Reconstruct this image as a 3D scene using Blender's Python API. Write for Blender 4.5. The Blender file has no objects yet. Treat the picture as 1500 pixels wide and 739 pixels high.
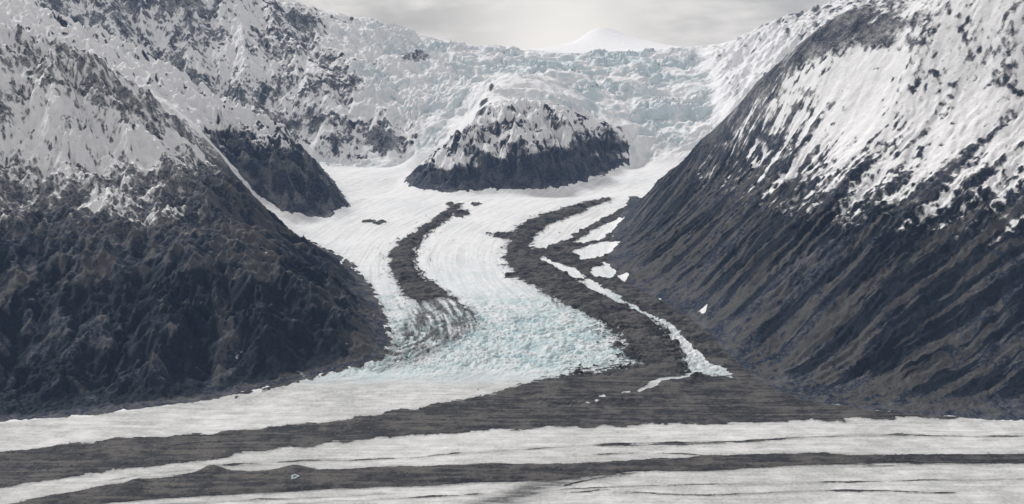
import bpy, math, random
import numpy as np
from mathutils import Vector

random.seed(4)
F32 = np.float32
scene = bpy.context.scene
col = scene.collection

# ------------------------------------------------------------------ camera
H, FPX, VH = 1500.0, 1500.0, 60.0
TH = math.atan((369.5 - VH) / FPX)
CT, ST = math.cos(TH), math.sin(TH)


def ray(u, v):
    cx, cy = (u - 750.0) / FPX, (369.5 - v) / FPX
    dy = CT + cy * ST
    return cx / dy, (cy * CT - ST) / dy          # X and Z change per metre of Y


def at(u, v, Y):
    a, b = ray(u, v)
    return (a * Y, Y, H + b * Y)


cam = bpy.data.cameras.new('camera')
cam.sensor_fit = 'HORIZONTAL'
cam.sensor_width = 36.0
cam.lens = 36.0 * FPX / 1500.0
cam.clip_start = 5.0
cam.clip_end = 120000.0
cam_o = bpy.data.objects.new('camera', cam)
col.objects.link(cam_o)
cam_o.location = (0, 0, H)
cam_o.rotation_euler = (math.pi / 2 - TH, 0, 0)
scene.camera = cam_o

# ------------------------------------------------------------------ noise


def _hash(ix, iy, seed):
    h = (ix.astype(np.int64) * 374761393 + iy.astype(np.int64) * 668265263 + seed * 974711) & 0xFFFFFFFF
    h = ((h ^ (h >> 13)) * 1274126177) & 0xFFFFFFFF
    h = ((h ^ (h >> 16)) * 2246822519) & 0xFFFFFFFF
    return ((h ^ (h >> 15)) & 0xFFFFFF).astype(F32) / F32(0x1000000)


def gnoise(x, y, seed=0):
    x = np.asarray(x, F32); y = np.asarray(y, F32)
    xf, yf = np.floor(x), np.floor(y)
    ix, iy = xf.astype(np.int64), yf.astype(np.int64)
    fx, fy = x - xf, y - yf
    wx = fx * fx * fx * (fx * (fx * 6 - 15) + 10)
    wy = fy * fy * fy * (fy * (fy * 6 - 15) + 10)

    def g(i, j):
        a = _hash(ix + i, iy + j, seed) * F32(2 * math.pi)
        return np.cos(a) * (fx - i) + np.sin(a) * (fy - j)
    a, b, c, d = g(0, 0), g(1, 0), g(0, 1), g(1, 1)
    return (a + (b - a) * wx + ((c + (d - c) * wx) - (a + (b - a) * wx)) * wy) * F32(1.5)


def fbm(x, y, octv=4, seed=0, gain=0.5):
    s, a, f = 0, 1.0, 1.0
    for i in range(octv):
        s = s + a * gnoise(x * f + 17.3 * i, y * f - 9.1 * i, seed + i)
        a *= gain; f *= 2.03
    return s


def ridged(x, y, octv=4, seed=0, gain=0.5):
    s, a, f = 0, 1.0, 1.0
    for i in range(octv):
        n = 1 - np.abs(gnoise(x * f + 5.7 * i, y * f + 3.3 * i, seed + i)) * 1.6
        s = s + a * n
        a *= gain; f *= 2.1
    return s


def sstep(a, b, x):
    t = np.clip((x - a) / (b - a), 0, 1)
    return t * t * (3 - 2 * t)


# ------------------------------------------------------------------ glacier surface profile along the valley
PY = [0, 3900, 4150, 4500, 5000, 5500, 6000, 7000, 8000, 9000, 9800, 10600, 11800, 12600, 13500, 18000]
PZ = [0, 0, 5, 32, 78, 108, 132, 180, 230, 290, 345, 790, 1180, 1362, 1390, 1330]


def zg(Y):
    return np.interp(Y, PY, PZ)


def hit(u, v):                                  # where a sight line meets the glacier surface
    a, b = ray(u, v)
    ys = np.arange(2400.0, 9800.0, 4.0)
    d = H + b * ys - zg(ys)
    k = np.argmax(d < 0) if (d < 0).any() else len(ys) - 1
    y = ys[k]
    return (a * y, y)


def foot(pts):
    return [hit(p[0], p[1]) if len(p) == 2 else at(*p)[:2] for p in pts]


def dens(pts, step):
    out = []
    for p, q in zip(pts[:-1], pts[1:]):
        n = max(1, int(math.dist(p[:2], q[:2]) / step))
        for i in range(n):
            t = i / n
            out.append(tuple(a + (b - a) * t for a, b in zip(p, q)))
    out.append(tuple(pts[-1]))
    return out


# foot lines
L2_FOOT = foot([(-420, 655), (-200, 640), (0, 620), (160, 605), (300, 587), (400, 569), (480, 548), (555, 528), (572, 505),
                (562, 465), (546, 430), (525, 400), (505, 380), (470, 363), (430, 345, 6880), (400, 318, 7080), (385, 299, 7380)])
L1_FOOT = foot([(385, 293, 7500), (420, 312, 7400), (450, 316, 7480), (480, 320, 7480), (515, 306), (492, 268), (466, 240)])
R_FOOT = foot([(925, 285), (908, 318), (895, 345), (888, 385), (925, 420), (962, 440), (1005, 465), (1040, 495), (1070, 525), (1110, 560),
               (1180, 590), (1315, 606), (1500, 618), (1900, 640)])
N_FOOT = foot([(600, 255), (592, 266), (605, 277), (650, 283), (700, 279), (760, 279), (830, 273), (880, 259), (918, 240), (926, 222)])
FAR_FOOT = foot([(466, 238), (520, 240), (560, 236), (600, 233)])

ctrl = []                                       # x, y, z


def line(pts, step=140):
    ctrl.extend(dens([at(*p) for p in pts], step))


def wline(pts, step=200):
    ctrl.extend(dens(pts, step))


TONGUE = dens([at(385, 296, 7480), at(430, 332, 7150), at(470, 350, 6950), hit(510, 345) + (None,)][:3], 100)
ctrl.extend(TONGUE)
line([(385, 299, 7380), (400, 318, 7080), (430, 345, 6880)], 80)
line([(385, 293, 7500), (420, 312, 7400), (450, 316, 7480), (480, 320, 7480)], 80)
for ft in (L2_FOOT[:-3], L1_FOOT[4:], R_FOOT, N_FOOT, FAR_FOOT, []):
    ctrl.extend([(x, y, float(zg(y))) for x, y in (dens(ft, 120) if ft else [])])
for ft in ()and(L2_FOOT, L1_FOOT, R_FOOT, N_FOOT, FAR_FOOT):
    ctrl.extend([(x, y, float(zg(y))) for x, y in dens(ft, 120)])
# near left mountain: crest, shoulder of the front hump
line([(-700, -40, 6300), (-300, 0, 6400), (0, 40, 6500), (120, 85, 6500), (200, 150, 6500), (245, 195, 6500), (290, 232, 6500), (340, 268, 6450),
      (392, 318, 6400)])
line([(-700, 300, 5000), (-300, 310, 5100), (0, 322, 5200), (160, 330, 5300), (250, 338, 5300), (330, 348, 5250), (420, 375, 5250), (490, 412, 5250)])
line([(-300, 470, 4500), (0, 465, 4560), (160, 462, 4580), (280, 462, 4600), (318, 466, 4680), (350, 462, 4640), (430, 462, 4720), (510, 470, 4780)])
line([(0, 190, 5900), (160, 230, 5900), (260, 255, 5950), (330, 290, 5950), (400, 345, 5850), (450, 372, 5700)])
# left spur behind it
line([(515, 304, 7850), (470, 250, 8000), (432, 208, 8150), (392, 182, 8250), (350, 160, 8300), (300, 138, 8300), (250, 104, 8300), (200, 78, 8350),
      (160, 58, 8400), (50, 10, 8500), (-200, -60, 8500), (-700, -80, 8500)])
line([(385, 294, 7470), (340, 245, 7480), (290, 190, 7500), (240, 150, 7500), (160, 110, 7500), (0, 60, 7500)])
line([(420, 255, 7650), (370, 215, 7800), (320, 190, 7850)])
# hidden hollow behind the spur
wline([(-1900, 9250, 420), (-2500, 9400, 560), (-3300, 9600, 850), (-4500, 9700, 1150), (-7500, 9900, 1300)], 300)
# far left mountain face
line([(466, 200, 10000), (540, 195, 10050), (600, 200, 10000)])
line([(300, 120, 10300), (400, 130, 10400), (500, 120, 10600), (600, 130, 10900), (680, 130, 10900)])
line([(200, 30, 10800), (330, 40, 11000), (420, 50, 11300), (500, 62, 11600), (600, 78, 11900), (690, 90, 11900)])
line([(-600, -150, 10500), (0, -100, 11000), (200, -60, 11300), (330, -22, 11600), (400, -2, 11900), (500, 26, 12300), (600, 46, 12600), (690, 67, 12800), (760, 76, 12900),
      (850, 78, 12900), (1000, 73, 12800), (1060, 66, 12500)])
# central rock island and the snow dome above it
line([(604, 252, 8960), (622, 234, 9000), (652, 208, 9040), (700, 182, 9080), (740, 176, 9170), (765, 170, 9200), (795, 168, 9330), (825, 166, 9420), (845, 188, 9560), (860, 205, 9620), (880, 207, 9760), (903, 203, 9860), (920, 214, 9900)], 60)
line([(700, 182, 9080), (708, 160, 9450), (716, 136, 9950), (722, 116, 10500)], 80)
line([(676, 190, 9500), (688, 160, 10200)], 80)
line([(650, 248, 8720), (700, 236, 8720), (790, 222, 8800), (860, 226, 9350)], 100)
line([(745, 146, 9800), (800, 140, 9900), (850, 160, 10050)])
line([(700, 120, 10600), (735, 108, 10500), (780, 112, 10700)])
line([(610, 218, 9720), (645, 200, 9850)])
# right icefall
line([(940, 208, 9950), (970, 212, 9900), (1000, 205, 9950)])
line([(880, 160, 10400), (950, 160, 10500), (1040, 155, 10550)])
line([(800, 105, 11500), (900, 108, 11600), (1000, 105, 11500), (1070, 100, 11300)])
# right mountain
line([(2300, -160, 5400), (1700, -90, 5700), (1500, -55, 5950), (1400, -28, 6150), (1315, 6, 6350), (1240, 20, 6480), (1190, 52, 6580), (1150, 84, 6660), (1110, 120, 6760),
      (1060, 178, 6920), (1010, 226, 7050), (960, 270, 7180), (930, 300, 7220)])
line([(2300, 60, 4900), (1700, 110, 5300), (1500, 130, 5500), (1315, 150, 5750), (1200, 180, 6000), (1120, 220, 6260), (1040, 260, 6600)])
line([(2300, 240, 4550), (1700, 280, 4800), (1500, 290, 4920), (1315, 305, 5060), (1200, 320, 5250), (1100, 330, 5560), (1010, 335, 6080)])
line([(2300, 420, 4220), (1700, 440, 4380), (1500, 445, 4440), (1315, 455, 4520), (1200, 455, 4660), (1110, 440, 4920), (1030, 415, 5380)])
line([(1700, 560, 4080), (1500, 555, 4150), (1315, 552, 4230), (1210, 545, 4330), (1130, 525, 4560)])
# hidden back of the right mountain, then the rocky ridge beyond
wline([(1700, 8300, 480), (2300, 8400, 700), (3000, 8500, 900), (4500, 8500, 1200), (7500, 8500, 1400)], 300)
line([(1085, 62, 11800), (1130, 40, 11500), (1180, 24, 11300), (1250, 2, 11000), (1400, -40, 10800), (1900, -90, 10500)])
line([(1060, 140, 10500), (1110, 110, 10400), (1200, 70, 10300)])
# snow plateau and the distant summit
wline([(-9500, 14200, 1500), (-4000, 14000, 1450), (0, 14000, 1385), (4000, 14000, 1400), (9500, 14000, 1500)], 600)
wline([(-9500, 18000, 1300), (0, 18000, 1300), (9500, 18000, 1300)], 900)
ctrl.extend([at(880, 40, 15800), at(898, 43, 15900), at(862, 47, 15800), at(852, 55, 15700), at(918, 51, 15800), at(945, 59, 15800), at(832, 69, 15800), at(985, 69, 15800)])
# glacier floor
for (u, v) in [(u, v) for v in (250, 262, 290, 305, 330, 360, 395, 430, 470, 510, 550, 580) for u in range(430, 1060, 45)]:
    x, y = hit(u, v)
    ctrl.append((x, y, None))
for y in (2000, 2600, 3200, 3500, 3750):
    for x in range(-6500, 6600, 500):
        ctrl.append((x, y, 0.0))


def inside(px, py, poly):
    px = np.asarray(px); py = np.asarray(py)
    c = np.zeros(px.shape, bool)
    n = len(poly)
    for i in range(n):
        x1, y1 = poly[i][:2]; x2, y2 = poly[(i + 1) % n][:2]
        if y1 == y2:
            continue
        m = ((y1 > py) != (y2 > py)) & (px < (x2 - x1) * (py - y1) / (y2 - y1) + x1)
        c ^= m
    return c


def sdf(px, py, poly, closed=True, pad=600.0):   # positive inside
    pts = np.asarray([p[:2] for p in poly], float)
    sh = px.shape
    px = px.ravel(); py = py.ravel()
    out = np.full(px.shape, -pad, F32)
    lo, hi = pts.min(0) - pad, pts.max(0) + pad
    sel = np.nonzero((px > lo[0]) & (px < hi[0]) & (py > lo[1]) & (py < hi[1]))[0]
    if len(sel) == 0:
        return out.reshape(sh)
    x = px[sel].astype(F32); y = py[sel].astype(F32)
    d2 = np.full(x.shape, pad * pad, F32)
    n = len(pts)
    for i in range(n if closed else n - 1):
        x1, y1 = pts[i]; x2, y2 = pts[(i + 1) % n]
        ex, ey = x2 - x1, y2 - y1
        L = ex * ex + ey * ey + 1e-9
        t = np.clip(((x - x1) * ex + (y - y1) * ey) / L, 0, 1)
        dx = x - x1 - t * ex; dy = y - y1 - t * ey
        np.minimum(d2, dx * dx + dy * dy, out=d2)
    d = np.sqrt(d2)
    if closed:
        s = inside(x, y, pts)
        out[sel] = np.where(s, d, -d)
    else:
        out[sel] = -d
    return out.reshape(sh)


BIG = 9800
L2_POLY = L2_FOOT + [(-2100, 7450), (-2600, 7550), (-BIG, 7500), (-BIG, 3900)]
L1_POLY = [(-2600, 7550), (-2100, 7500)] + L1_FOOT + [(-2500, 9300), (-BIG, 9700), (-BIG, 7500)]
R_POLY = [(1150, 8000)] + R_FOOT + [(BIG, 3900), (BIG, 8500), (2300, 8400), (1700, 8300)]
N_POLY = N_FOOT + [(1120, 9990), (900, 10050), (500, 9900), (100, 9750), (-500, 9400), (-800, 9000)]
FAR_POLY = FAR_FOOT + [(-750, 10100), (-350, 10900), (-300, 12700), (-BIG, 12500), (-BIG, 9700), (-2500, 9300)]
DOME_POLY = [(-800, 9200), (-500, 9400), (100, 9750), (500, 9900), (900, 10050), (750, 10400), (300, 11400), (-350, 11600), (-350, 10900), (-750, 10100)]
RIDGE_POLY = [(2000, 9800), (2050, 10800), (2150, 12600), (BIG, 12600), (BIG, 8500), (2300, 8400)]

# drop floor points which fall inside a mountain
mount = [L2_POLY, L1_POLY, R_POLY, N_POLY]
cc = []
for c in ctrl:
    if c[2] is None:
        x = np.array([c[0]]); y = np.array([c[1]])
        if any(inside(x, y, p)[0] for p in mount):
            continue
        cc.append((c[0], c[1], float(zg(c[1]))))
    else:
        cc.append(c)
C = np.array(cc, float)
key = np.round(C[:, :2] / 25).astype(int)
_, iu = np.unique(key, axis=0, return_index=True)
C = C[iu]


def rbf_fit(C):
    n = len(C)
    res = C[:, 2] - zg(C[:, 1])
    D = np.sqrt(((C[:, None, :2] - C[None, :, :2]) ** 2).sum(-1) + 30.0 ** 2)
    A = np.zeros((n + 1, n + 1)); A[:n, :n] = -D; A[:n, n] = 1; A[n, :n] = 1
    A[np.arange(n), np.arange(n)] += 4.0
    return np.linalg.solve(A, np.append(res, 0.0))


W = rbf_fit(C)
# ------------------------------------------------------------------ regular height grid
DX = 12.0
X0, X1, Y0, Y1 = -9600.0, 9600.0, 1200.0, 17600.0
CS = 60.0
cx_ = np.arange(X0, X1 + CS, CS); cy_ = np.arange(Y0, Y1 + CS, CS)
CX, CY = np.meshgrid(cx_, cy_)
ZR = np.zeros(CX.shape)
for r in range(CX.shape[0]):
    D = np.sqrt((CX[r][:, None] - C[None, :, 0]) ** 2 + (CY[r][:, None] - C[None, :, 1]) ** 2 + 30.0 ** 2)
    ZR[r] = -D @ W[:-1] + W[-1]


def bilin(A, x, y, x0, y0, d):
    fx = np.clip((x - x0) / d, 0, A.shape[1] - 1.001); fy = np.clip((y - y0) / d, 0, A.shape[0] - 1.001)
    ix = fx.astype(np.int32); iy = fy.astype(np.int32)
    fx = (fx - ix).astype(F32); fy = (fy - iy).astype(F32)
    a = A[iy, ix]; b = A[iy, ix + 1]; c = A[iy + 1, ix]; e = A[iy + 1, ix + 1]
    return (a * (1 - fx) + b * fx) * (1 - fy) + (c * (1 - fx) + e * fx) * fy


gx = np.arange(X0, X1 + DX, DX); gy = np.arange(Y0, Y1 + DX, DX)
GX, GY = np.meshgrid(gx, gy)
GX = GX.astype(F32); GY = GY.astype(F32)
G = (bilin(ZR, GX, GY, X0, Y0, CS) + zg(GY)).astype(F32)
Gbase = G.copy()


def coarse_sdf(poly, pad=600.0):
    return bilin(sdf(CX, CY, poly, True, pad), GX, GY, X0, Y0, CS).astype(F32)


wob = fbm(GX / 260, GY / 260, 3, 90) * 40
sL2, sL1, sR, sN, sF, sD, sI = [coarse_sdf(p) for p in (L2_POLY, L1_POLY, R_POLY, N_POLY, FAR_POLY, DOME_POLY, RIDGE_POLY)]
hard = np.maximum.reduce([sL2, sL1, sR, sN])
soft = np.maximum(sF, sI)
M = np.maximum(sstep(0, 260, hard), sstep(0, 300, soft) * 0.9)
M = np.maximum(M, sstep(0, 200, sD) * 0.25)

# gullies that run down the fall line, several sizes


def gully(h, wavelength, amp, seed, mask):
    gyv, gxv = np.gradient(h, DX)
    sl = np.sqrt(gxv * gxv + gyv * gyv) + 1e-6
    px, py = -gyv / sl, gxv / sl
    x = GX / F32(wavelength * 1.4); y = GY / F32(wavelength * 1.4)
    xf, yf = np.floor(x), np.floor(y)
    ix, iy = xf.astype(np.int64), yf.astype(np.int64)
    cs = np.zeros_like(h); sn = np.zeros_like(h); ws = np.zeros_like(h)
    for i in (-1, 0, 1):
        for j in (-1, 0, 1):
            jx = _hash(ix + i, iy + j, seed); jy = _hash(ix + i, iy + j, seed + 50)
            dx = x - xf - i - jx; dy = y - yf - j - jy
            w = np.exp(-2.2 * (dx * dx + dy * dy))
            ph = (dx * px + dy * py) * F32(2 * math.pi * 1.4)
            cs += w * np.cos(ph); sn += w * np.sin(ph); ws += w
    mag = np.sqrt(cs * cs + sn * sn) + 1e-4
    val = cs / np.maximum(mag, 0.35 * ws)
    return (val * amp * np.clip(sl / 0.5, 0, 1.4) * mask).astype(F32), val


M = M * (1 - 0.8 * sstep(0, 200, sR))
gal = GX * .9 + GY * .436; gac = GX * .436 - GY * .9
gww = fbm(GX / 600, GY / 600, 3, 47)
G = G + sstep(20, 330, sR) * ((ridged(gal / 1500 + gww * .3, gac / 170 + gww * .42, 4, 48, .62) - 1.4) * 19 * (.5 + sstep(-.4, .5, gww))) * sstep(60, 420, sR) * (1 - .82 * sstep(780, 1050, G))
gully_val = np.zeros_like(G)
for k, (wl, am) in enumerate(((520, 34), (260, 20), (130, 11), (66, 5.5))):
    d, val = gully(G, wl, am, 300 + 7 * k, M)
    G = G + d
    gully_val += val * (0.6 if k == 0 else 0.9 if k < 3 else 0.6) * M
# craggy rock
crag = ridged(GX / 330, GY / 330, 5, 40, 0.55) - 1.35
G = G + crag * 34 * sstep(0, 300, np.maximum(hard, soft)) * sstep(250, 900, G) * (1 - .8 * sstep(0, 200, sR) * sstep(700, 950, G))
G = G + sstep(15, 190, sN) * (ridged(GX / 230 + .3 * gnoise(GX / 300, GY / 300, 7), GY / 420, 5, 44, 0.6) - 1.5) * 95
G = G + sstep(0, 160, sL1) * (1 - sstep(0, 60, sL2)) * (ridged(GX / 240, GY / 260, 5, 45, 0.6) - 1.5) * 60
G = G + sstep(0, 200, sL2) * (ridged(GX / 260, GY / 330, 5, 46, 0.5) - 1.5) * (24 + 26 * sstep(500, 800, G))
gyv, gxv = np.gradient(G, DX)
SLOPE = np.sqrt(gxv ** 2 + gyv ** 2)
k_ = 9
lap = np.zeros_like(G)
lap[k_:-k_, k_:-k_] = (G[:-2 * k_, k_:-k_] + G[2 * k_:, k_:-k_] + G[k_:-k_, :-2 * k_] + G[k_:-k_, 2 * k_:]) / 4 - G[k_:-k_, k_:-k_]


def hit3(u, v, ymin=3000.0):                    # where a sight line meets the finished terrain
    a, b = ray(u, v)
    ys = np.arange(ymin, 17000.0, 10.0)
    d = H + b * ys - bilin(G, a * ys, ys, X0, Y0, DX)
    k = np.argmax(d < 0) if (d < 0).any() else len(ys) - 1
    return (a * ys[k], ys[k], H + b * ys[k])


# ------------------------------------------------------------------ mesh lattice (a fan: finer where it is nearer)
us = np.concatenate([np.arange(-470, -30, 9.0), np.arange(-30, 1530, 1.7), np.arange(1530, 1975, 9.0)])
ax = (us - 750) / FPX
rows = [1300.0]
while rows[-1] < 17500:
    y = rows[-1]
    rows.append(y + (60 if y < 2900 else 4.5 if y < 4400 else 7.0 if y < 9000 else 8.5 if y < 13000 else 40))
rows = np.array(rows)
VX = (ax[None, :] * rows[:, None]).astype(F32)
VY = np.repeat(rows[:, None], len(us), 1).astype(F32)
NR, NC = VX.shape


def S(A):
    return bilin(A, VX, VY, X0, Y0, DX).astype(F32)


VZ = S(G); B0 = S(Gbase)
fL2, fL1, fR, fN, fF, fD, fI = [S(a) for a in (sL2, sL1, sR, sN, sF, sD, sI)]
fM = S(M); fslope = S(SLOPE); fg = S(gully_val); fcrag = S(crag); flap = S(lap)
hardv = np.maximum.reduce([fL2, fL1, fR, fN])

# ------------------------------------------------------------------ flow lines of the tributary glacier: along / across coordinates
FLOW = foot([(985, 236), (900, 262), (820, 290), (750, 318), (705, 348), (690, 380), (705, 415), (745, 455), (765, 490), (740, 525), (660, 560), (520, 588), (300, 612), (0, 650), (-300, 690)])
FLOW = dens(FLOW, 60)
FP = np.array(FLOW)
# smooth the line
for _ in range(6):
    FP[1:-1] = (FP[:-2] + FP[1:-1] * 2 + FP[2:]) / 4
cum = np.concatenate([[0], np.cumsum(np.hypot(*(FP[1:] - FP[:-1]).T))])
bd = np.full(CX.shape, 1e9); bs = np.zeros(CX.shape); bq = np.zeros(CX.shape)
for i in range(len(FP) - 1):
    e = FP[i + 1] - FP[i]; L = (e ** 2).sum()
    t = np.clip(((CX - FP[i, 0]) * e[0] + (CY - FP[i, 1]) * e[1]) / L, 0, 1)
    dx = CX - FP[i, 0] - t * e[0]; dy = CY - FP[i, 1] - t * e[1]
    d = np.hypot(dx, dy)
    m = d < bd
    bd[m] = d[m]; bs[m] = (cum[i] + t * math.sqrt(L))[m]
    bq[m] = (np.sign(e[0] * dy - e[1] * dx) * d)[m]
fs = bilin(bs, VX, VY, X0, Y0, CS).astype(F32); fq = bilin(bq, VX, VY, X0, Y0, CS).astype(F32)

# ------------------------------------------------------------------ ground patterns, in world metres
wx = VX + fbm(VX / 120, VY / 120, 4, 11) * 26 + fbm(VX / 22, VY / 22, 2, 15) * 5
wy = VY + fbm(VX / 120, VY / 120, 4, 21) * 26 + fbm(VX / 22, VY / 22, 2, 25) * 5
sx = VX + fbm(VX / 300, VY / 90, 3, 31) * 14
sy = VY + fbm(VX / 260, VY / 60, 4, 41) * 9


def poly_mask(pts, soft=6.0, warp=1):
    P = foot(pts)
    d = sdf(wx if warp else sx, wy if warp else sy, P, True, 250.0)
    return sstep(-soft, soft, d)


def poly_mask_fn(pts, warp=1):
    return sdf(wx if warp else sx, wy if warp else sy, foot(pts), True, 250.0)


def stroke(pts, width, soft=4.0, warp=1):
    P = np.array(foot([(p[0], p[1]) for p in pts]))
    d = -sdf(wx if warp else sx, wy if warp else sy, P, False, 250.0)
    return 1 - sstep(width - soft, width + soft, d)


MOR_A = [(676, 299), (660, 303), (636, 322), (610, 340), (588, 354), (573, 370), (570, 388), (578, 405), (592, 428), (606, 442), (640, 438), (662, 436),
         (632, 416), (612, 400), (604, 384), (605, 366), (614, 350), (634, 336), (658, 320), (672, 306)]
MOR_A2 = [(606, 440), (662, 436), (692, 456), (692, 482), (664, 502), (622, 522), (556, 541), (566, 522), (590, 492), (602, 466)]
MOR_C = [(892, 290), (850, 300), (800, 313), (770, 326), (752, 341), (722, 343), (724, 348), (748, 352), (740, 370), (744, 388), (760, 406), (800, 431), (840, 452), (878, 468),
         (905, 492), (915, 515), (930, 535), (880, 546), (800, 556), (740, 572), (800, 600), (1000, 590), (1040, 548), (1012, 545), (1008, 525), (992, 500), (972, 482), (944, 462), (905, 441),
         (870, 427), (838, 408), (808, 388), (784, 374), (773, 362), (780, 346), (802, 330), (842, 312), (890, 294)]
MOR_D = [(950, 296), (915, 304), (880, 320), (858, 332), (828, 350), (800, 364), (796, 376), (822, 388), (850, 398), (880, 420), (918, 440), (960, 462), (995, 484), (1018, 512), (1040, 538),
         (1090, 560), (1110, 558), (1060, 500), (1010, 455), (950, 425), (905, 385), (900, 350), (925, 315)]
DEB_E = [(-450, 700), (0, 662), (160, 644), (330, 633), (450, 621), (600, 601), (690, 586), (740, 571), (800, 557), (900, 540), (960, 545), (1040, 548), (1120, 560), (1180, 588), (1315, 604), (1500, 616), (1950, 640),
         (1950, 625), (1500, 611), (1315, 613), (1000, 622), (800, 628), (600, 638), (450, 653), (300, 673), (160, 693), (-100, 730), (-450, 760)]
DEB_G = [(-300, 790), (0, 742), (160, 712), (285, 694), (313, 684), (338, 692), (400, 690), (432, 683), (465, 690), (560, 685), (700, 681), (850, 680), (980, 672), (1130, 665), (1315, 668), (1500, 666), (1950, 668),
         (1950, 685), (1500, 680), (1315, 680), (1180, 683), (1050, 690), (950, 693), (870, 698), (810, 706), (700, 709), (600, 714), (420, 722), (300, 729), (160, 737), (0, 765), (-300, 830)]
WHITE_LINE = [(790, 376), (806, 379), (828, 390), (853, 402), (850, 408), (826, 400), (806, 388)]
WHITE_END = [(960, 463), (985, 478), (1005, 494), (1022, 514), (1042, 533), (1068, 545), (1030, 549), (1012, 547), (1003, 525), (990, 503), (974, 484)]
PATCHES = [[(sum(q[0] for q in P_) / len(P_) + 1.28 * (p[0] - sum(q[0] for q in P_) / len(P_)), sum(q[1] for q in P_) / len(P_) + 1.18 * (p[1] - sum(q[1] for q in P_) / len(P_))) for p in P_] for P_ in [[(843, 352), (870, 336), (900, 322), (905, 332), (880, 348), (862, 354)], [(846, 368), (878, 356), (902, 361), (880, 376), (860, 378)],
           [(866, 396), (888, 388), (902, 400), (892, 406), (874, 404)], [(903, 405), (917, 404), (916, 412)], [(862, 421), (880, 418), (884, 427), (870, 430)], [(1022, 466), (1034, 465), (1036, 470)]]]

n_w = fbm(VX / 400, VY / 400, 2, 59)
n2x = fbm(VX / 40, VY / 60, 3, 58) * .6
dA = poly_mask_fn(MOR_A); dA2 = poly_mask_fn(MOR_A2); dC = poly_mask_fn(MOR_C); dD = poly_mask_fn(MOR_D); dE = poly_mask_fn(DEB_E, 1); dG = poly_mask_fn(DEB_G, 0)
rag_n = fbm(VX / 60 + n_w, VY / 20, 4, 67, .65)
rag_z = sstep(4290, 4420, VY) * (1 - sstep(4950, 5250, VY)) * sstep(60, 350, VX) * (1 - sstep(850, 1000, VX))
dC = dC + rag_n * 75 * rag_z - 14 * rag_z; dE = dE + rag_n * 60 * rag_z - 10 * rag_z
strk = fbm(VX / 330 + n_w * .3, VY / 10, 3, 61)
dG = dG + strk * 15 * sstep(-900, 1500, VX)
dE = dE + fbm(VX / 120, VY / 12, 3, 62) * 9
dC = dC + fbm(fs / 160, fq / 14, 3, 63) * 8
mA = sstep(-7, 7, dA); mC = sstep(-8, 8, dC); mD = sstep(-8, 8, dD); mE = sstep(-5, 5, dE); mG = sstep(-3, 3, dG)
streakn = fbm(fs / 210, fq / 11, 3, 60)
gA2 = sstep(-70, 40, dA2 + 40 * n2x) * np.clip(.68 + 1.35 * fbm(fs / 330, fq / 22, 4, 68, .6), 0, 1)
thin_halo = np.zeros_like(VX)
mA2 = 0 * np.clip(.36 + .42 * streakn + .28 * fbm(VX / 18, VY / 18, 2, 66) + .10 * sstep(0, 60, dA2), 0, 1)
rn_ = fbm(VX / 40, VY / 16, 4, 64, .6)
ragC = sstep(-230, -10, np.maximum(dC, dE)) * sstep(0.05, 0.4, rn_ + 0.0022 * np.maximum(dC, dE) + .12) * sstep(4290, 4400, VY) * (1 - sstep(4900, 5300, VY)) * sstep(60, 300, VX)
ragC = np.maximum(ragC, sstep(-150, 0, dC) * sstep(0.2, 0.5, fbm(VX / 90, VY / 22, 3, 65) + 0.002 * dC + .08) * sstep(5300, 5700, VY) * (1 - sstep(6700, 7000, VY)) * (1 - sstep(-60, 30, VX - (VY - 5600) * .12 - 60)))
def specks(d):
    return sstep(.1, .4, rn_ * .8 + n2x * .4 + 1.0 * np.exp(np.minimum(d, 0) / 28) - .62) * (d > -140)


deb = np.maximum.reduce([specks(dA) * .8, specks(dC) * .8, mA, mA2 * 0.95, mC, mD, mE, mG, ragC * 0.8])
for pts, w in (([(655, 318), (628, 344), (612, 362), (608, 382), (620, 402), (644, 425), (672, 444), (692, 462), (702, 480)], 8),):
    deb = np.maximum(deb, stroke(pts, w, 5) * 0.7)
for pts, w in (([(160, 703), (250, 692), (330, 683), (450, 676), (600, 671), (760, 660), (900, 651), (1000, 650), (1090, 648), (1180, 641), (1250, 637), (1315, 637), (1600, 640)], 5),
               ([(-200, 775), (160, 728), (300, 716)], 3),
               ([(420, 738), (600, 730), (700, 725), (850, 717), (1000, 712), (1150, 709), (1315, 705), (1600, 700)], 4),
               ([(830, 712), (880, 700), (930, 695), (1010, 690)], 6), ([(840, 692), (930, 684), (1050, 676), (1130, 672), (1240, 673)], 4), ([(870, 668), (960, 664), (1040, 669), (1110, 668)], 4), ([(900, 722), (1040, 727), (1200, 720), (1400, 722)], 4), ([(200, 742), (420, 731), (560, 722)], 4), ([(740, 727), (900, 718)], 3), ([(860, 655), (1060, 650)], 5)):
    w_ = w * (.75 + 1.9 * fbm(VX / 230, VY / 500, 2, 77))
    P = np.array(foot(pts))
    d = -sdf(sx, sy, P, False, 250.0)
    deb = np.maximum(deb, (1 - sstep(w_ - 4, w_ + 4, d)) * (.72 + .3 * fbm(VX / 90, VY / 20, 2, 78)))
    thin_halo = np.maximum(thin_halo, np.exp(-(d / (w * 2.6)) ** 2))
white = np.maximum(sstep(-4, 4, poly_mask_fn(WHITE_LINE)), sstep(-6, 8, poly_mask_fn(WHITE_END)))
white = np.maximum(white, stroke([(850, 405), (872, 421), (888, 429), (918, 445), (940, 457), (962, 468), (985, 486)], 7, 5))
for p in PATCHES:
    white = np.maximum(white, sstep(-5, 5, poly_mask_fn(p)))
white = np.maximum(white, stroke([(1062, 546), (1010, 550), (975, 560), (938, 573)], 17, 6))
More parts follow.
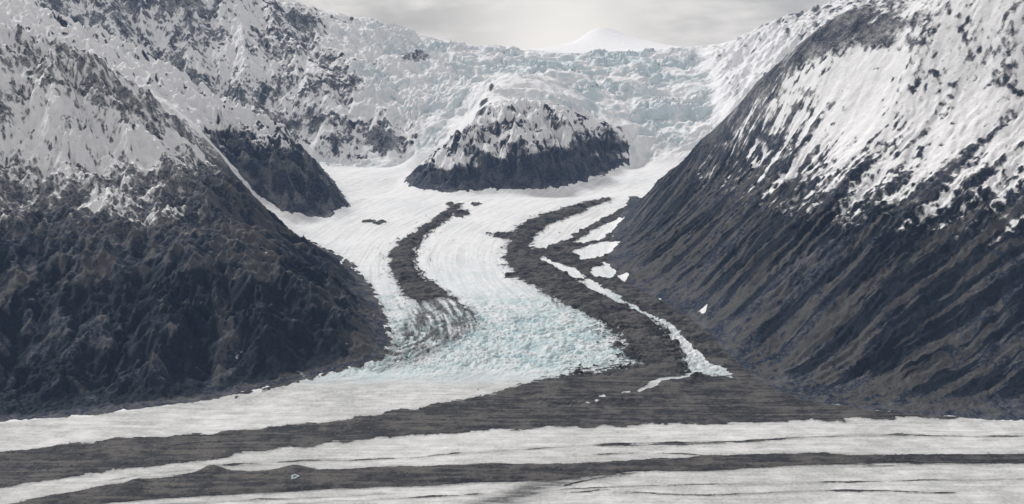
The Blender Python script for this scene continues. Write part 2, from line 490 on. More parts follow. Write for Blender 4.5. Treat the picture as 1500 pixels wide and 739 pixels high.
white = np.maximum(white, stroke([(938, 573), (900, 584), (862, 592)], 11, 5) * sstep(-0.2, 0.3, fbm(VX / 50, VY / 50, 2, 5)))
for (u, v, ru, rv) in ((675, 313, 9, 4), (660, 300, 5, 2), (697, 300, 6, 2), (540, 325, 9, 2), (556, 327, 7, 2), (612, 356, 4, 5), (770, 348, 9, 3), (752, 404, 10, 3), (790, 370, 17, 5), (851, 407, 6, 3)):
    x, y = hit(u, v); kk = y / FPX; ky = (hit(u, v - 1)[1] - hit(u, v + 1)[1]) / 2
    deb = np.maximum(deb, sstep(-1, .3, 1 - np.hypot((VX - x) / (ru * kk), (VY - y) / (rv * ky)) + n2x) )
white = np.maximum(white, stroke([(484, 358), (500, 366), (505, 378), (503, 392)], 7, 5) * .9)
lobe_white = 1 - white
deb = deb * (1 - white)
rub = sstep(-60, 5, np.maximum(fL2, np.where(VX > 0, fR, -600)) + n2x * 55 - 12) * (1 - sstep(6900, 7200, VY)) * (VY > 4150)
deb = np.maximum(deb, rub * .9 * (1 - white))
onice = 1 - sstep(-15, 10, hardv)
deb = deb * (1 - sstep(0, 25, hardv) * (1 - white))

# ------------------------------------------------------------------ relief of ice and debris
lobe = sstep(4290, 4620, VY + n_w * 60) * (1 - sstep(5000, 5900, VY)) * onice * (1 - deb)
fwx2 = VX * .95 + VY * .3 + fbm(VX / 150, VY / 150, 2, 54) * 60; fwy2 = VY * .95 - VX * .3 + fbm(VX / 150, VY / 150, 2, 56) * 60
cw = fbm(VX / 70, VY / 70, 3, 51)
crev = ridged(fs / 30 + cw * 1.1, fq / 46 + cw * .9, 3, 52, .6) - 1.25
crev2 = ridged((VX * .8 + VY * .35) / 75 + cw * .8, (VY * .9 - VX * .3) / 26 + cw * .5, 3, 57, .6) - 1.25
kx = sstep(-60, 200, VX - .1 * (VY - 4500) - 60)
crev = crev * (1 - kx) + crev2 * kx
crev_big = ridged(fwx2 / 120, fwy2 / 55, 3, 53, .5) - 1.2
VZ += lobe * (crev * 10 + crev_big * 12)
trib = onice * sstep(4250, 4400, VY) * (1 - sstep(9300, 9800, VY))
VZ += trib * fbm(fs / 260, fq / 50, 3, 55) * .9
calm = .22 + .78 * sstep(4300, 4800, VY)
hum = fbm(VX / 60, VY / 40, 4, 70) * 9 + np.abs(fbm(VX / 150, VY / 90, 3, 71)) * 16 + fbm(VX / 16, VY / 16, 2, 72) * 2.5
VZ += deb * (3 + hum * calm) * onice
VZ += mC * sstep(0, 60, dC) * 12 + sstep(0, 40, dA) * 10
main = (1 - sstep(4200, 4650, VY)) * onice
VZ += main * (fbm(VX / 300, VY / 60, 4, 80) * 1.4)
VZ += sstep(0, 30, dG) * 6
for (u, v, rad, hh) in ((313, 690, 40, 12), (432, 690, 46, 8), (675, 313, 26, 20), (200, 706, 40, 8)):
    x, y = hit(u, v)
    VZ += hh * np.exp(-((VX - x) ** 2 + (VY - y) ** 2) / (rad * rad))
# icefalls: seracs and crevasses across the slope
icefall = onice * sstep(9600, 9900, VY) * (1 - sstep(12300, 12900, VY)) * (1 - sstep(-100, 150, np.maximum(fF, fI)))
lfx = VX + 1500 + .16 * (VY - 10000) + fbm(VX / 350, VY / 500, 3, 105) * 330
leftfall = sstep(0, 160, fF) * sstep(-150, 200, lfx) * sstep(10150, 10500, VY + .25 * lfx) * (1 - sstep(12400, 12900, VY))
falls = np.maximum(icefall * (1 - 0.6 * sstep(0, 200, fD)), leftfall * 0.85)
fwx = VX + fbm(VX / 300, VY / 300, 3, 100) * 130; fwy = VY + fbm(VX / 300, VY / 300, 3, 110) * 130
ser = ridged(fwx / 190, fwy / 85, 4, 120, 0.6) - 1.3
step_ = fbm(fwx / 700, fwy / 260, 3, 130)
ser2 = ridged(fwx / 75 + 3, fwy / 42, 3, 125, .6) - 1.3
rough = .22 + 1.1 * sstep(-.35, .45, fbm(fwx / 620, fwy / 330, 3, 133))
long_ = ridged((fwx + .5 * fwy) / 420, (fwy - .25 * fwx) / 70, 3, 134, .55) - 1.2
VZ += falls * (rough * (ser * 36 + ser2 * 14 + long_ * 22) + step_ * 105)
# mountain micro relief
VZ += sstep(0, 60, np.maximum(hardv, np.maximum(fF, fI))) * np.where((fI > 0) & (hardv <= 0), .4, np.where(VZ < 520, .5, np.where(fR > 0, 1 - .72 * sstep(750, 950, VZ), np.where((fL1 > 0) & (fL2 <= 0), 1 - .5 * sstep(850, 950, VZ), 1.0)))) * ((ridged(VX / 85, VY / 85, 4, 140, .62) - 1.6) * 13 + fbm(VX / 30, VY / 30, 2, 145) * 3)

# ------------------------------------------------------------------ covers
def grad_fine():
    xu = np.gradient(VX, axis=1); zu = np.gradient(VZ, axis=1)
    xr = np.gradient(VX, axis=0); yr = np.gradient(VY, axis=0); zr = np.gradient(VZ, axis=0)
    zx = zu / np.maximum(xu, 1e-3)
    zy = (zr - zx * xr) / np.maximum(yr, 1e-3)
    return np.hypot(zx, zy).astype(F32), zx, zy


ffine, zx_, zy_ = grad_fine()
dsl = np.clip(ffine - fslope, -1.2, 1.6)
n1 = fbm(VX / 520, VY / 520, 4, 150); n2 = fbm(VX / 110, VY / 110, 4, 160); n3 = fbm(VX / 34, VY / 34, 3, 170)
mount_any = np.maximum(sstep(-8, 12, hardv + n2 * 22 + n3 * 10), sstep(0, 80, np.maximum.reduce([fF, fI, fD])))


def blobs(lst):
    s = np.zeros_like(VX)
    for (u, v, rx, ry, amt) in lst:
        x, y, z = hit3(u, v)
        k = y / FPX
        s += amt * np.clip(1 + 1.1 * n2 + .7 * n3, 0, 2.2) * np.exp(-((VX - x) / (rx * k)) ** 2 - ((VZ - z) / (ry * k)) ** 2 - ((VY - y) / (max(rx, ry) * k * 2.2)) ** 2)
    return s


sl = np.full_like(VX, 760.0)                       # snow line by mountain
sl = np.where(fL1 > 0, 720, sl); sl = np.where(fR > 0, 830, sl); sl = np.where(fL2 > 0, 690, sl); sl = np.where(fN > 0, 640, sl)
sl = np.where(fF > 0, 300, sl); sl = np.where(fI > 0, 500, sl)
snow = np.clip((VZ - sl) / 260, -2.0, 0.85) + n1 * 0.55 + n2 * 0.5 + n3 * 0.35 - (fslope - 0.75) * 1.1 - fg * 0.22 + flap * 0.02
rn = ridged(VX / 210 + n1 * .6, VY / 260, 4, 190, .6) - 1.35
snow = np.where(fF > 0, 0.42 + n1 * 1.0 + n2 * .7 + n3 * .6 - dsl * .8 - rn * .5 - (fslope - .7) * .8 - fcrag * .25 + sstep(11200, 12300, VY) * .9, snow)
snow = np.where(fL2 > 0, np.clip((VZ - 700) / 480, -.4, .35) + n1 * .95 + n2 * .6 + n3 * .7 - dsl * .9 - rn * .4 - fg * .15 - .08 - 1.5 * (1 - sstep(470, 800, VZ + n1 * 120)), snow)
crest = [at(*p)[:2] for p in ((1315, 6, 6350), (1240, 20, 6480), (1190, 52, 6580), (1150, 84, 6660), (1110, 120, 6760), (1060, 178, 6920), (1010, 226, 7050), (960, 270, 7180))]
dcr = -sdf(VX + n2 * 60, VY + n2 * 60, crest, False, 700.0)
up = sstep(1250, 1500, VZ)
crk = np.exp(-(dcr / (120 + 130 * up)) ** 2)
snow = np.where(fR > 0, snow + n3 * .5 + .04 - dsl * .5 - crk * (1.5 - .55 * up) * np.clip(1 + 1.2 * n2 * up + .5 * n3, .1, 2), snow)
snow = np.where(fN > 0, np.clip((VZ - 560) / 420, -.8, .4) + n1 * .5 + n2 * 1.2 + 1.1 * fbm(VX / 230, VZ / 130 + VY / 900, 3, 197) + n3 * .7 - dsl * .6 + .08, snow)
snow = np.where((fL1 > 0) & (fL2 <= 0), np.clip((VZ - 800) / 130, -1.3, .75) + n1 * .4 + n2 * .8 + n3 * .9 - rn * .3 - dsl * .7 + .05, snow)
alR = (VX * .9 + VY * .436); acR = (VX * .436 - VY * .9)
strR = fbm(alR / 1300, acR / 70 + n1 * .3, 4, 195, .6)
snow = np.where((fR > 0) & (VZ < 1150), snow + strR * 1.3 - (1 - sstep(480, 640, VZ)) * 2, snow)
snow = snow * (1 - leftfall) + leftfall * (1.0 + n2 * .35)
snow = np.where((fD > 0) & (fN <= 0) & (fF <= 0), .95 + n2 * .5 + n3 * .3, snow)
snow += blobs([
    (215, 210, 40, 40, 1.3), (200, 105, 60, 18, 1.0), (290, 150, 50, 14, .9), (345, 170, 40, 12, .9), (400, 200, 25, 12, .8), (420, 215, 14, 8, .8),
    (440, 275, 60, 32, -1.5), (385, 250, 45, 30, -1.4), (310, 205, 45, 18, -.9), (350, 270, 40, 30, -1.0), (270, 175, 20, 14, -.8), (500, 295, 25, 14, -1.0), (455, 262, 8, 10, 1.2),
    (620, 140, 70, 50, 1.4), (560, 70, 60, 20, .8), (700, 90, 40, 30, .8), (608, 82, 26, 13, -2.7), (545, 92, 14, 8, -1.4), (690, 78, 8, 4, -1.5), (520, 120, 10, 18, -1.2), (720, 128, 7, 12, -2.2), (706, 150, 6, 14, -1.6), (560, 205, 34, 14, -.7), (640, 186, 22, 9, -1.2),
    (1180, 115, 40, 26, .7), (1090, 205, 35, 22, .6), (1250, 130, 60, 36, .9), (1030, 250, 16, 14, .5), (1290, 100, 40, 24, .6),
    (1060, 175, 14, 14, -1.5), (1110, 116, 14, 12, -1.5), (1010, 225, 16, 14, -1.5), (1085, 148, 12, 12, -1.4), (1035, 200, 14, 12, -1.5), (960, 272, 22, 18, -1.5), (985, 250, 16, 14, -1.4),
    (1150, 80, 24, 14, -1.1), (1190, 55, 26, 14, -1.1), (1240, 32, 40, 16, -1.1), (1290, 60, 30, 10, -1.0), (1300, 30, 30, 8, -.8),
    (1185, 135, 24, 10, -1.3), (1225, 155, 14, 8, -1.6), (1170, 157, 10, 5, -1.4), (1120, 200, 22, 6, -1.1),
    (760, 262, 160, 14, -2.4), (690, 266, 90, 10, -1.8), (800, 235, 30, 14, -1.2), (850, 210, 24, 16, -1.2), (700, 225, 18, 12, -.8), (745, 190, 22, 10, -.9), (820, 185, 20, 10, -1.0), (690, 178, 12, 12, -.9), (735, 112, 8, 6, -1.2), (703, 165, 8, 10, -2.0), (712, 145, 6, 10, -2.0), (690, 185, 16, 8, -1.0), (900, 213, 24, 12, -1.8), (830, 230, 60, 16, -1.0), (650, 228, 40, 16, .4), (760, 120, 50, 30, 1.0), (700, 205, 40, 14, .2)])
snow = np.where((fI > 0) & (fR <= 0), np.maximum(snow, .55 + n2 * .9 - dsl * .5 - .9 * sstep(2750, 3150, VX)), snow)
covered = mount_any
snow = np.where(white > .05, np.maximum(snow, white * 2.2 - 1), snow)
snow_f = np.where(covered > 0.02, snow * covered + (1 - covered) * 1.2, 1.2)
# bare-ice tint
blue = lobe * lobe_white * (sstep(-0.2, 0.75, -crev * .7 - crev_big * .6 + 0.5 * n2 + .1) * 0.52 + .09) + trib * (1 - sstep(5000, 7600, VY)) * (.26 + .2 * n2) + trib * sstep(0.0, 0.5, n1) * 0.12
blue += falls * np.clip(sstep(-.2, 1.0, dsl * .9 - ser * .5 - ser2 * .3 + n1 * 1.1 + n2 * .4 + rough * .55 - .95) * .62 + .03, 0, 1)
dirt = np.clip(trib * sstep(0.0, 0.55, fbm(fs / 420, fq / 16, 4, 180)) * 0.35 + main * 0.7 + main * (fbm(VX / 330, VY / 14, 4, 185) * .22 + fbm(VX / 90, VY / 40, 4, 186) * .32 + n1 * .25), 0, 1)
# plants and soil on the lower slopes
ledge = -dsl * .75
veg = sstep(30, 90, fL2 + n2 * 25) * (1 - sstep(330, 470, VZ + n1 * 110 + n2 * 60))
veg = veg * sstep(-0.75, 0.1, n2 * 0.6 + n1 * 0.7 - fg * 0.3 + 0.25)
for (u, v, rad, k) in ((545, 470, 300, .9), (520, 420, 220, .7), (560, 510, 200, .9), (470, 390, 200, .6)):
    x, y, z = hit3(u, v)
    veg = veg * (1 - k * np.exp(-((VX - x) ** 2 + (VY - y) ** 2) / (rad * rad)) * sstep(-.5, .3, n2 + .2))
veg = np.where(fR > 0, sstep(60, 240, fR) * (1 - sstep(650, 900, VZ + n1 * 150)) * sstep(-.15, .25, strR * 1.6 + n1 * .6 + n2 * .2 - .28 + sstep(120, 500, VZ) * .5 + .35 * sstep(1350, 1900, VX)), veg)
gul = np.zeros_like(VX)
gl = dens([hit3(316, 420), hit3(330, 460), hit3(334, 500), hit3(325, 540), hit3(310, 570)], 40)
gul = sstep(-70, -5, sdf(wx, wy, gl, False, 250.0)) 
veg = veg * (1 - .8 * gul)
soil = sstep(10, 60, np.maximum(fL2, fR)) * (1 - sstep(560, 900, VZ + n1 * 200)) * np.where(fR > 0, sstep(-.35, .55, strR * -1.1 + n3 * .6 + n2 * .6 + n1 * .6 + .03), sstep(-0.35, 0.6, n1 * .6 + 0.7 * n2 + .6 * n3 + 0.3 * fg - dsl * .3))

# ------------------------------------------------------------------ material
mat = bpy.data.materials.new('mountain_ground')
mat.use_nodes = True
nt = mat.node_tree
nt.nodes.clear()


def node(t, **kw):
    n = nt.nodes.new(t)
    for k, v in kw.items():
        setattr(n, k, v)
    return n


def link(a, b):
    nt.links.new(a, b)


def attr(name):
    return node('ShaderNodeAttribute', attribute_name=name).outputs['Fac']


geo = node('ShaderNodeNewGeometry')


def noise(scale, detail=5, rough=0.6, vec=None):
    n = node('ShaderNodeTexNoise')
    n.inputs['Scale'].default_value = scale; n.inputs['Detail'].default_value = detail; n.inputs['Roughness'].default_value = rough
    link(vec or geo.outputs['Position'], n.inputs['Vector'])
    return n.outputs['Fac']


def math_(op, a, b=None, clamp=False):
    n = node('ShaderNodeMath', operation=op, use_clamp=clamp)
    for i, x in enumerate((a, b)):
        if x is None:
            continue
        if isinstance(x, (int, float)):
            n.inputs[i].default_value = x
        else:
            link(x, n.inputs[i])
    return n.outputs[0]


def smooth(x, a, b):
    n = node('ShaderNodeMapRange', interpolation_type='SMOOTHSTEP')
    link(x, n.inputs['Value'])
    n.inputs['From Min'].default_value = a; n.inputs['From Max'].default_value = b
    return n.outputs[0]


def mix(f, a, b):
    n = node('ShaderNodeMix', data_type='RGBA')
    for s, x in ((n.inputs[0], f), (n.inputs[6], a), (n.inputs[7], b)):
        if isinstance(x, tuple):
            s.default_value = (*x, 1)
        elif isinstance(x, (int, float)):
            s.default_value = x
        else:
            link(x, s)
    return n.outputs[2]


nA = noise(1 / 45, 6, 0.65); nB = noise(1 / 14, 5, 0.65); nC = noise(1 / 160, 5, 0.6)
cA = math_('SUBTRACT', nA, 0.5); cB = math_('SUBTRACT', nB, 0.5)
rock = mix(smooth(math_('ADD', nC, math_('MULTIPLY', attr('tone'), .5)), .36, .8), (0.011, 0.018, 0.036), (0.082, 0.084, 0.093))
rock = mix(smooth(nB, .45, .8), rock, (0.14, 0.13, 0.12))
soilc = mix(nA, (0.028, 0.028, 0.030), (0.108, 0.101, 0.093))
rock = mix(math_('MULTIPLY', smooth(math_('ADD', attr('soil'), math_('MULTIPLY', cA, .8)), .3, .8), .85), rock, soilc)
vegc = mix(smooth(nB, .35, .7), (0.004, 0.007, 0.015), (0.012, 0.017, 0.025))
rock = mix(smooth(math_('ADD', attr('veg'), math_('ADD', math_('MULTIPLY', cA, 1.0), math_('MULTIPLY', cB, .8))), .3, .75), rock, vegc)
snowc = mix(smooth(nA, .3, .75), (0.80, 0.80, 0.81), (0.69, 0.69, 0.70))
rock = mix(math_('MULTIPLY', attr('dust'), smooth(math_('ADD', nB, cA), .25, .7)), rock, (0.62, 0.61, 0.60))
icec = mix(smooth(nB, .35, .7), (0.47, 0.475, 0.47), (0.33, 0.335, 0.33))
snowc = mix(attr('dirt'), snowc, icec)
snowc = mix(attr('blue'), snowc, mix(smooth(nB, .3, .7), (0.33, 0.48, 0.52), (0.55, 0.645, 0.665)))
snowc = mix(math_('MULTIPLY', attr('grime'), math_('ADD', .55, math_('MULTIPLY', nB, .75)), True), snowc, (0.085, 0.082, 0.080))
snf = smooth(math_('ADD', attr('snow'), math_('ADD', math_('MULTIPLY', cA, .9), math_('MULTIPLY', cB, .9))), -.36, .30)
base = mix(snf, rock, snowc)
debc = mix(smooth(math_('ADD', nC, math_('MULTIPLY', math_('ADD', attr('streak'), attr('tone')), .4)), .2, .85), (0.022, 0.022, 0.024), (0.098, 0.090, 0.083))
debc = mix(smooth(nB, .5, .8), debc, (0.125, 0.118, 0.108))
df = smooth(math_('ADD', attr('debris'), math_('ADD', math_('MULTIPLY', cA, .5), math_('MULTIPLY', cB, .5))), .38, .62)
base = mix(df, base, debc)
bsdf = node('ShaderNodeBsdfPrincipled')
bsdf.inputs['Roughness'].default_value = 0.85
bsdf.inputs['Specular IOR Level'].default_value = 0.2
link(base, bsdf.inputs['Base Color'])
bump = node('ShaderNodeBump')
bump.inputs['Strength'].default_value = 0.6
bump.inputs['Distance'].default_value = 6.0
link(math_('ADD', nB, math_('MULTIPLY', nA, 1.2)), bump.inputs['Height'])
link(bump.outputs[0], bsdf.inputs['Normal'])
out = node('ShaderNodeOutputMaterial')
link(bsdf.outputs[0], out.inputs['Surface'])

# ------------------------------------------------------------------ split the ground into its named pieces
reg = np.zeros(VX.shape, np.int8)
names = []


def region(mask, name, label, cat):
    names.append((name, label, cat))
    reg[mask] = len(names)


region(VY < 4200, 'valley_glacier', 'broad dirty white valley glacier striped with dark debris, crossing the bottom of the view', 'glacier')
region((VY >= 4200) & (VY < 9750), 'tributary_glacier', 'winding white tributary glacier flowing down between two dark moraines to a crevassed blue lobe', 'glacier')
region(VY >= 9750, 'icefall', 'broken blue-white icefall tumbling between the rock island and the right-hand ridge', 'icefall')
region((fF > 0), 'far_mountain', 'far snowy mountain face speckled with grey rock above the left side of the basin', 'mountain')
region((fI > 0), 'far_ridge', 'low far ridge of snow and rock rising behind the dark right mountain', 'ridge')
region(fD > 0, 'snow_dome', 'smooth white snow dome sitting on top of the rock island', 'snowfield')
region(VY > 12850, 'snow_plateau', 'bright snow plateau with a small white summit along the skyline', 'snowfield')
region(dC > 0, 'dark_moraine', 'wide dark grey moraine curving along the right side of the winding glacier', 'moraine')
region((dA > 0) | (dA2 > 0), 'thin_moraine', 'thin dark moraine curving down the left half of the winding glacier', 'moraine')
region((dD > 0) & (dC <= 0), 'side_moraine', 'dark rubble moraine at the foot of the right mountain beside a thin white ice strip', 'moraine')
region(dE > 0, 'debris_band', 'long dark debris band between the glacier lobe and the striped valley glacier', 'moraine')
region(dG > 0, 'debris_stripe', 'dark debris stripe with two small cones crossing the striped valley glacier', 'moraine')
region(poly_mask_fn(WHITE_LINE) + 0 > 0, 'ice_strip', 'short bulging tongue of white ice squeezed between the wide moraine and the side moraine', 'ice strip')
region(poly_mask_fn(WHITE_END) > 0, 'ice_strip', 'widening pale ice strip at the lower end of the wide moraine, ending in a point', 'ice strip')
region(fL2 > 0, 'brushy_mountain', 'near left mountain with dark brushy lower slopes and snow-dusted rock above', 'mountain')
region((fL1 > 0) & (fL2 <= 0), 'dark_spur', 'dark blue-grey rock spur with a pointed toe beside the snowy basin', 'mountain')
region(fR > 0, 'steep_mountain', 'steep right mountain with a diagonal ridge, snow above and dark streaked gullies below', 'mountain')
region(fN > 0, 'rock_island', 'dark rock island with patches of snow standing out of the ice in the middle', 'nunatak')

PATCH_LABELS = ['pointed snow patch highest up along the foot of the right mountain', 'broad bright snow patch just below the pointed one beside the side moraine',
                'roundish white snow patch lowest of the three big ones at the right mountain foot', 'tiny triangular snow patch nearest the slope of the right mountain', 'small snow patch lying on the rubble close to the thin ice strip',
                'lone small snow speck on the lower foot of the right mountain']
for p_, l_ in zip(PATCHES, PATCH_LABELS):
    region(poly_mask_fn(p_) > 2, 'snow_patch', l_, 'snow patch')

# vertex normals of the whole sheet, so pieces meet without a seam
P = np.stack([VX, VY, VZ], -1).astype(F32)
du = np.empty_like(P); dv = np.empty_like(P)
du[:, 1:-1] = P[:, 2:] - P[:, :-2]; du[:, 0] = P[:, 1] - P[:, 0]; du[:, -1] = P[:, -1] - P[:, -2]
dv[1:-1] = P[2:] - P[:-2]; dv[0] = P[1] - P[0]; dv[-1] = P[-1] - P[-2]
NRM = np.cross(du, dv)
NRM /= np.linalg.norm(NRM, axis=-1, keepdims=True) + 1e-9
NRM = NRM.reshape(-1, 3)
P = P.reshape(-1, 3)
idx = np.arange(NR * NC).reshape(NR, NC)
quads = np.stack([idx[:-1, :-1], idx[:-1, 1:], idx[1:, 1:], idx[1:, :-1]], -1).reshape(-1, 4)
freg = reg[:-1, :-1].ravel()
dust = np.where(fF > 0, .36 + .35 * n2, 0) + np.where(fI > 0, .3, 0) + np.where(fL2 > 0, .38 * sstep(520, 760, VZ + n1 * 120), 0) + np.where((fL1 > 0) & (fL2 <= 0), .16 * sstep(-.1, .5, n2), 0) + np.where((fR > 0), np.clip(.16 + .3 * n2, 0, .5) * sstep(850, 1200, VZ), 0) 
tone = n2 * .5 + rn * .35 + n3 * .35
dust = dust + .55 * sstep(-.85, .05, snow_f + n3 * .5 + n2 * .25) * mount_any * np.where(np.maximum.reduce([fR, fL2, fL1, fN]) > 0, 1, .4) * sstep(380, 560, VZ)
fork = sdf(sx, sy, foot([(690, 750), (740, 731), (790, 712), (850, 697), (900, 690)]), False, 250.0)
grime = np.maximum.reduce([gA2, .55 * thin_halo * np.clip(.7 + fbm(VX / 200, VY / 14, 3, 79), 0, 1), .62 * np.exp(-np.maximum(-dA, 0) / 16) * onice, .6 * np.exp(-np.maximum(-dC, 0) / 20) * onice, .5 * np.exp(-np.maximum(-dG, 0) / 14), .5 * np.exp(-np.maximum(-dE, 0) / 12),
                           .75 * np.exp(-(fork / 55) ** 2) * (1.25 + .8 * fbm(VX / 120, VY / 12, 3, 69))])
grime = np.clip(grime * (1 - white) + .13 * trib * sstep(.15, .7, fbm(fs / 700, fq / 26, 3, 181)), 0, 1)
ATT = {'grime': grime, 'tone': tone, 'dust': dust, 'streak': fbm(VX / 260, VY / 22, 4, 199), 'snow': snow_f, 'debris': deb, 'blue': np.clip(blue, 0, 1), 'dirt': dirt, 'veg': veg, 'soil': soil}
ATT = {k: np.ascontiguousarray(np.broadcast_to(v, VX.shape), dtype=F32).ravel() for k, v in ATT.items()}
for i, (name, label, cat) in enumerate(names, 1):
    q = quads[freg == i]
    if len(q) == 0:
        continue
    vid, inv = np.unique(q, return_inverse=True)
    me = bpy.data.meshes.new(name)
    me.vertices.add(len(vid)); me.vertices.foreach_set('co', P[vid].ravel())
    n = len(q)
    me.loops.add(n * 4); me.loops.foreach_set('vertex_index', inv.astype(np.int32).ravel())
    me.polygons.add(n); me.polygons.foreach_set('loop_start', np.arange(0, n * 4, 4, dtype=np.int32))
    me.update(calc_edges=True)
    for k, v in ATT.items():
        a = me.attributes.new(k, 'FLOAT', 'POINT')
        a.data.foreach_set('value', v[vid])
    me.polygons.foreach_set('use_smooth', np.ones(n, bool))
    me.normals_split_custom_set_from_vertices(NRM[vid])
    me.materials.append(mat)
    o = bpy.data.objects.new(name, me)
    col.objects.link(o)
    o['kind'] = 'structure'; o['label'] = label; o['category'] = cat
    if name == 'snow_patch':
        o['group'] = 'snow patches along the right mountain foot'

# ------------------------------------------------------------------ brush and rubble, far too many to count
rng = np.random.default_rng(11)


def scatter(name, label, cat, weight, count, smin, smax, nface, flat, colours):
    cell = np.gradient(VX, axis=1) * np.gradient(VY, axis=0)
    wgt = (weight * cell).ravel().astype(np.float64)
    cs_ = np.cumsum(wgt); cs_ /= cs_[-1]
    pick = np.searchsorted(cs_, rng.random(count))
    p0 = P[pick].astype(np.float64)
    sx_ = np.gradient(VX, axis=1).ravel()[pick]; sy_ = np.gradient(VY, axis=0).ravel()[pick]
    jx = (rng.random(count) - .5) * sx_; jy = (rng.random(count) - .5) * sy_
    nrm = NRM[pick]
    p0[:, 0] += jx; p0[:, 1] += jy; p0[:, 2] -= (nrm[:, 0] * jx + nrm[:, 1] * jy) / np.maximum(nrm[:, 2], .2)
    size = smin + (smax - smin) * rng.random(count) ** 2.2
    # each clump: nface triangles thrown round its middle
    cen = p0[:, None, :] + rng.normal(size=(count, nface, 3)) * np.array([.42, .42, .30 * flat]) * size[:, None, None]
    cen[:, :, 2] += size[:, None] * .35 * flat
    tri = cen[:, :, None, :] + rng.normal(size=(count, nface, 3, 3)) * np.array([.34, .34, .30 * flat]) * size[:, None, None, None]
    co = tri.reshape(-1, 3).astype(F32)
    nt_ = count * nface
    me = bpy.data.meshes.new(name)
    me.vertices.add(len(co)); me.vertices.foreach_set('co', co.ravel())
    me.loops.add(nt_ * 3); me.loops.foreach_set('vertex_index', np.arange(nt_ * 3, dtype=np.int32))
    me.polygons.add(nt_); me.polygons.foreach_set('loop_start', np.arange(0, nt_ * 3, 3, dtype=np.int32))
    me.update(calc_edges=True)
    a = me.attributes.new('shade', 'FLOAT', 'POINT')
    a.data.foreach_set('value', np.repeat(rng.random(count), nface * 3).astype(F32))
    m = bpy.data.materials.new(name + '_cover')
    m.use_nodes = True
    t = m.node_tree
    b = t.nodes['Principled BSDF']
    b.inputs['Roughness'].default_value = .9
    b.inputs['Specular IOR Level'].default_value = .15
    at_ = t.nodes.new('ShaderNodeAttribute'); at_.attribute_name = 'shade'
    cr = t.nodes.new('ShaderNodeValToRGB')
    cr.color_ramp.elements[0].color = (*colours[0], 1); cr.color_ramp.elements[1].color = (*colours[2], 1)
    e = cr.color_ramp.elements.new(.6); e.color = (*colours[1], 1)
    t.links.new(at_.outputs['Fac'], cr.inputs[0]); t.links.new(cr.outputs[0], b.inputs['Base Color'])
    me.materials.append(m)
    o = bpy.data.objects.new(name, me)
    col.objects.link(o)
    o['kind'] = 'stuff'; o['label'] = label; o['category'] = cat


inview = (np.abs(VX) < VY * .62) * (VY > 3000)
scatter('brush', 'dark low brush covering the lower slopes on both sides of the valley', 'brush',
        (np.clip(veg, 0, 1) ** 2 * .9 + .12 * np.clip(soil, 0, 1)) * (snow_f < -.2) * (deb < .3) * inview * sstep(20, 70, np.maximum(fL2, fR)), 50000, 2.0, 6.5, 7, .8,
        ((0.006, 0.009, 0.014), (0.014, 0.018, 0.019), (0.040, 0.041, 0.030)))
scatter('rubble', 'loose grey rock rubble strewn over the moraines and debris bands', 'rubble',
        (deb > .6) * (.25 + np.clip(fbm(VX / 130, VY / 40, 3, 210) + .3, 0, 1)) * inview * (VY < 7500), 26000, 1.0, 5.0, 7, .8,
        ((0.030, 0.030, 0.031), (0.085, 0.080, 0.074), (0.21, 0.20, 0.185)))

# ------------------------------------------------------------------ small melt pond on the debris stripe
px_, py_ = hit(432, 704)
pz_ = float(VZ.ravel()[np.argmin((VX - px_) ** 2 + (VY - py_) ** 2)])
for nm, r0, r1, z0, colr, rgh, lab, ct in (('melt_pond', 0.0, 8.0, 2.6, (0.03, 0.075, 0.085), .08, 'tiny dark teal melt pond on the debris stripe near the lower left', 'pond'),
                                           ('pond_ice', 7.0, 11.0, 3.2, (0.34, 0.42, 0.42), .6, 'thin pale ring of ice round the tiny melt pond', 'ice')):
    me = bpy.data.meshes.new(nm)
    N_ = 40; vv = []; ff = []
    for k in range(N_):
        a_ = 2 * math.pi * k / N_
        wob_ = 1 + .16 * math.sin(3 * a_ + 1) + .10 * math.sin(5 * a_)
        for r_, dz in ((r0, -3.5), (max(r0, .01), 0), (r1, 0), (r1 + .8, -3.5)):
            vv.append((px_ + r_ * wob_ * math.cos(a_) * 1.1, py_ + r_ * wob_ * math.sin(a_) * 1.5, pz_ + z0 + dz))
    for k in range(N_):
        b0, b1 = 4 * k, 4 * ((k + 1) % N_)
        for q in range(3):
            ff.append((b0 + q, b0 + q + 1, b1 + q + 1, b1 + q))
    me.from_pydata(vv, [], ff)
    m_ = bpy.data.materials.new(nm + '_surface'); m_.use_nodes = True
    pb = m_.node_tree.nodes['Principled BSDF']
    pb.inputs['Base Color'].default_value = (*colr, 1); pb.inputs['Roughness'].default_value = rgh
    tn = m_.node_tree.nodes.new('ShaderNodeTexNoise'); tn.inputs['Scale'].default_value = .4
    bp = m_.node_tree.nodes.new('ShaderNodeBump'); bp.inputs['Strength'].default_value = .15
    m_.node_tree.links.new(tn.outputs[0], bp.inputs['Height']); m_.node_tree.links.new(bp.outputs[0], pb.inputs['Normal'])
    me.materials.append(m_)
    o = bpy.data.objects.new(nm, me); col.objects.link(o)
    o['kind'] = 'structure'; o['label'] = lab; o['category'] = ct

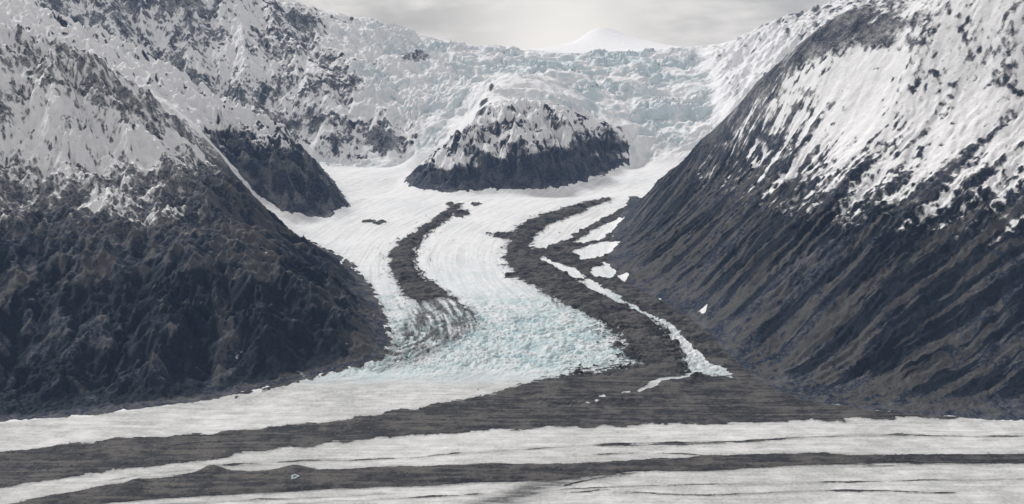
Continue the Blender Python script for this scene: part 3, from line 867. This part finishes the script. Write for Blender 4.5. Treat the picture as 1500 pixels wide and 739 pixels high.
# ------------------------------------------------------------------ haze
hm = bpy.data.materials.new('haze_air')
hm.use_nodes = True
ht = hm.node_tree
ht.nodes.clear()
pv = ht.nodes.new('ShaderNodeVolumePrincipled')
pv.inputs['Color'].default_value = (0.38, 0.60, 1.0, 1)
pv.inputs['Density'].default_value = 0.0000085
pv.inputs['Anisotropy'].default_value = 0.0
ho = ht.nodes.new('ShaderNodeOutputMaterial')
ht.links.new(pv.outputs[0], ho.inputs['Volume'])
me = bpy.data.meshes.new('haze')
xa, xb, ya, yb, za, zb = -16000, 16000, -600, 17900, float(VZ.min()) - 1.5, max(float(VZ.max()), H) + 40
vs = [(x, y, z) for x in (xa, xb) for y in (ya, yb) for z in (za, zb)]
me.from_pydata(vs, [], [(0, 1, 3, 2), (4, 6, 7, 5), (0, 4, 5, 1), (2, 3, 7, 6), (0, 2, 6, 4), (1, 5, 7, 3)])
me.materials.append(hm)
o = bpy.data.objects.new('haze', me)
col.objects.link(o)
o['kind'] = 'stuff'; o['label'] = 'thin bluish mountain haze filling the valley air'; o['category'] = 'haze'

# ------------------------------------------------------------------ light
SUN_EL, SUN_AZ = math.radians(43), math.radians(-48)          # azimuth from +Y towards +X
sd = bpy.data.lights.new('sun', 'SUN')
sd.energy = 2.9; sd.angle = math.radians(9); sd.color = (1.0, 0.975, 0.945)
so = bpy.data.objects.new('sun', sd)
col.objects.link(so)
d = Vector((math.sin(SUN_AZ) * math.cos(SUN_EL), math.cos(SUN_AZ) * math.cos(SUN_EL), math.sin(SUN_EL)))
so.rotation_euler = (-d).to_track_quat('-Z', 'Y').to_euler()
so.location = (0, 0, 4000)

w = bpy.data.worlds.new('World')
scene.world = w
w.use_nodes = True
nt = w.node_tree
nt.nodes.clear()
sky = node('ShaderNodeTexSky', sky_type='NISHITA', sun_disc=False, sun_elevation=SUN_EL, sun_rotation=SUN_AZ)
tc = node('ShaderNodeTexCoord')
sep = node('ShaderNodeSeparateXYZ')
link(tc.outputs['Generated'], sep.inputs[0])
mp = node('ShaderNodeMapping')
mp.inputs['Scale'].default_value = (1.0, 1.0, 3.6)
link(tc.outputs['Generated'], mp.inputs['Vector'])
c1 = noise(9.0, 7, 0.55, mp.outputs[0])
cloudc = mix(smooth(c1, .36, .66), (6.6, 6.25, 5.9), (11.2, 10.6, 9.9))
dst = node('ShaderNodeVectorMath', operation='DISTANCE')
link(tc.outputs['Generated'], dst.inputs[0])
dst.inputs[1].default_value = (0.05, 0.998, -0.012)
glow = smooth(math_('ADD', dst.outputs['Value'], math_('MULTIPLY', c1, .10)), .20, .04)
cloudc = mix(math_('MULTIPLY', glow, .9), cloudc, (14.2, 13.5, 12.4))
skyc = mix(0.88, sky.outputs[0], cloudc)
bg = node('ShaderNodeBackground')
bg.inputs['Strength'].default_value = 0.075
link(skyc, bg.inputs['Color'])
wo = node('ShaderNodeOutputWorld')
link(bg.outputs[0], wo.inputs['Surface'])

scene.view_settings.view_transform = 'Standard'
scene.view_settings.look = 'None'
scene.view_settings.exposure = 0.06
scene.view_settings.gamma = 1.0
scene.cycles.volume_bounces = 1
scene.cycles.max_bounces = 6
scene.cycles.use_denoising = True
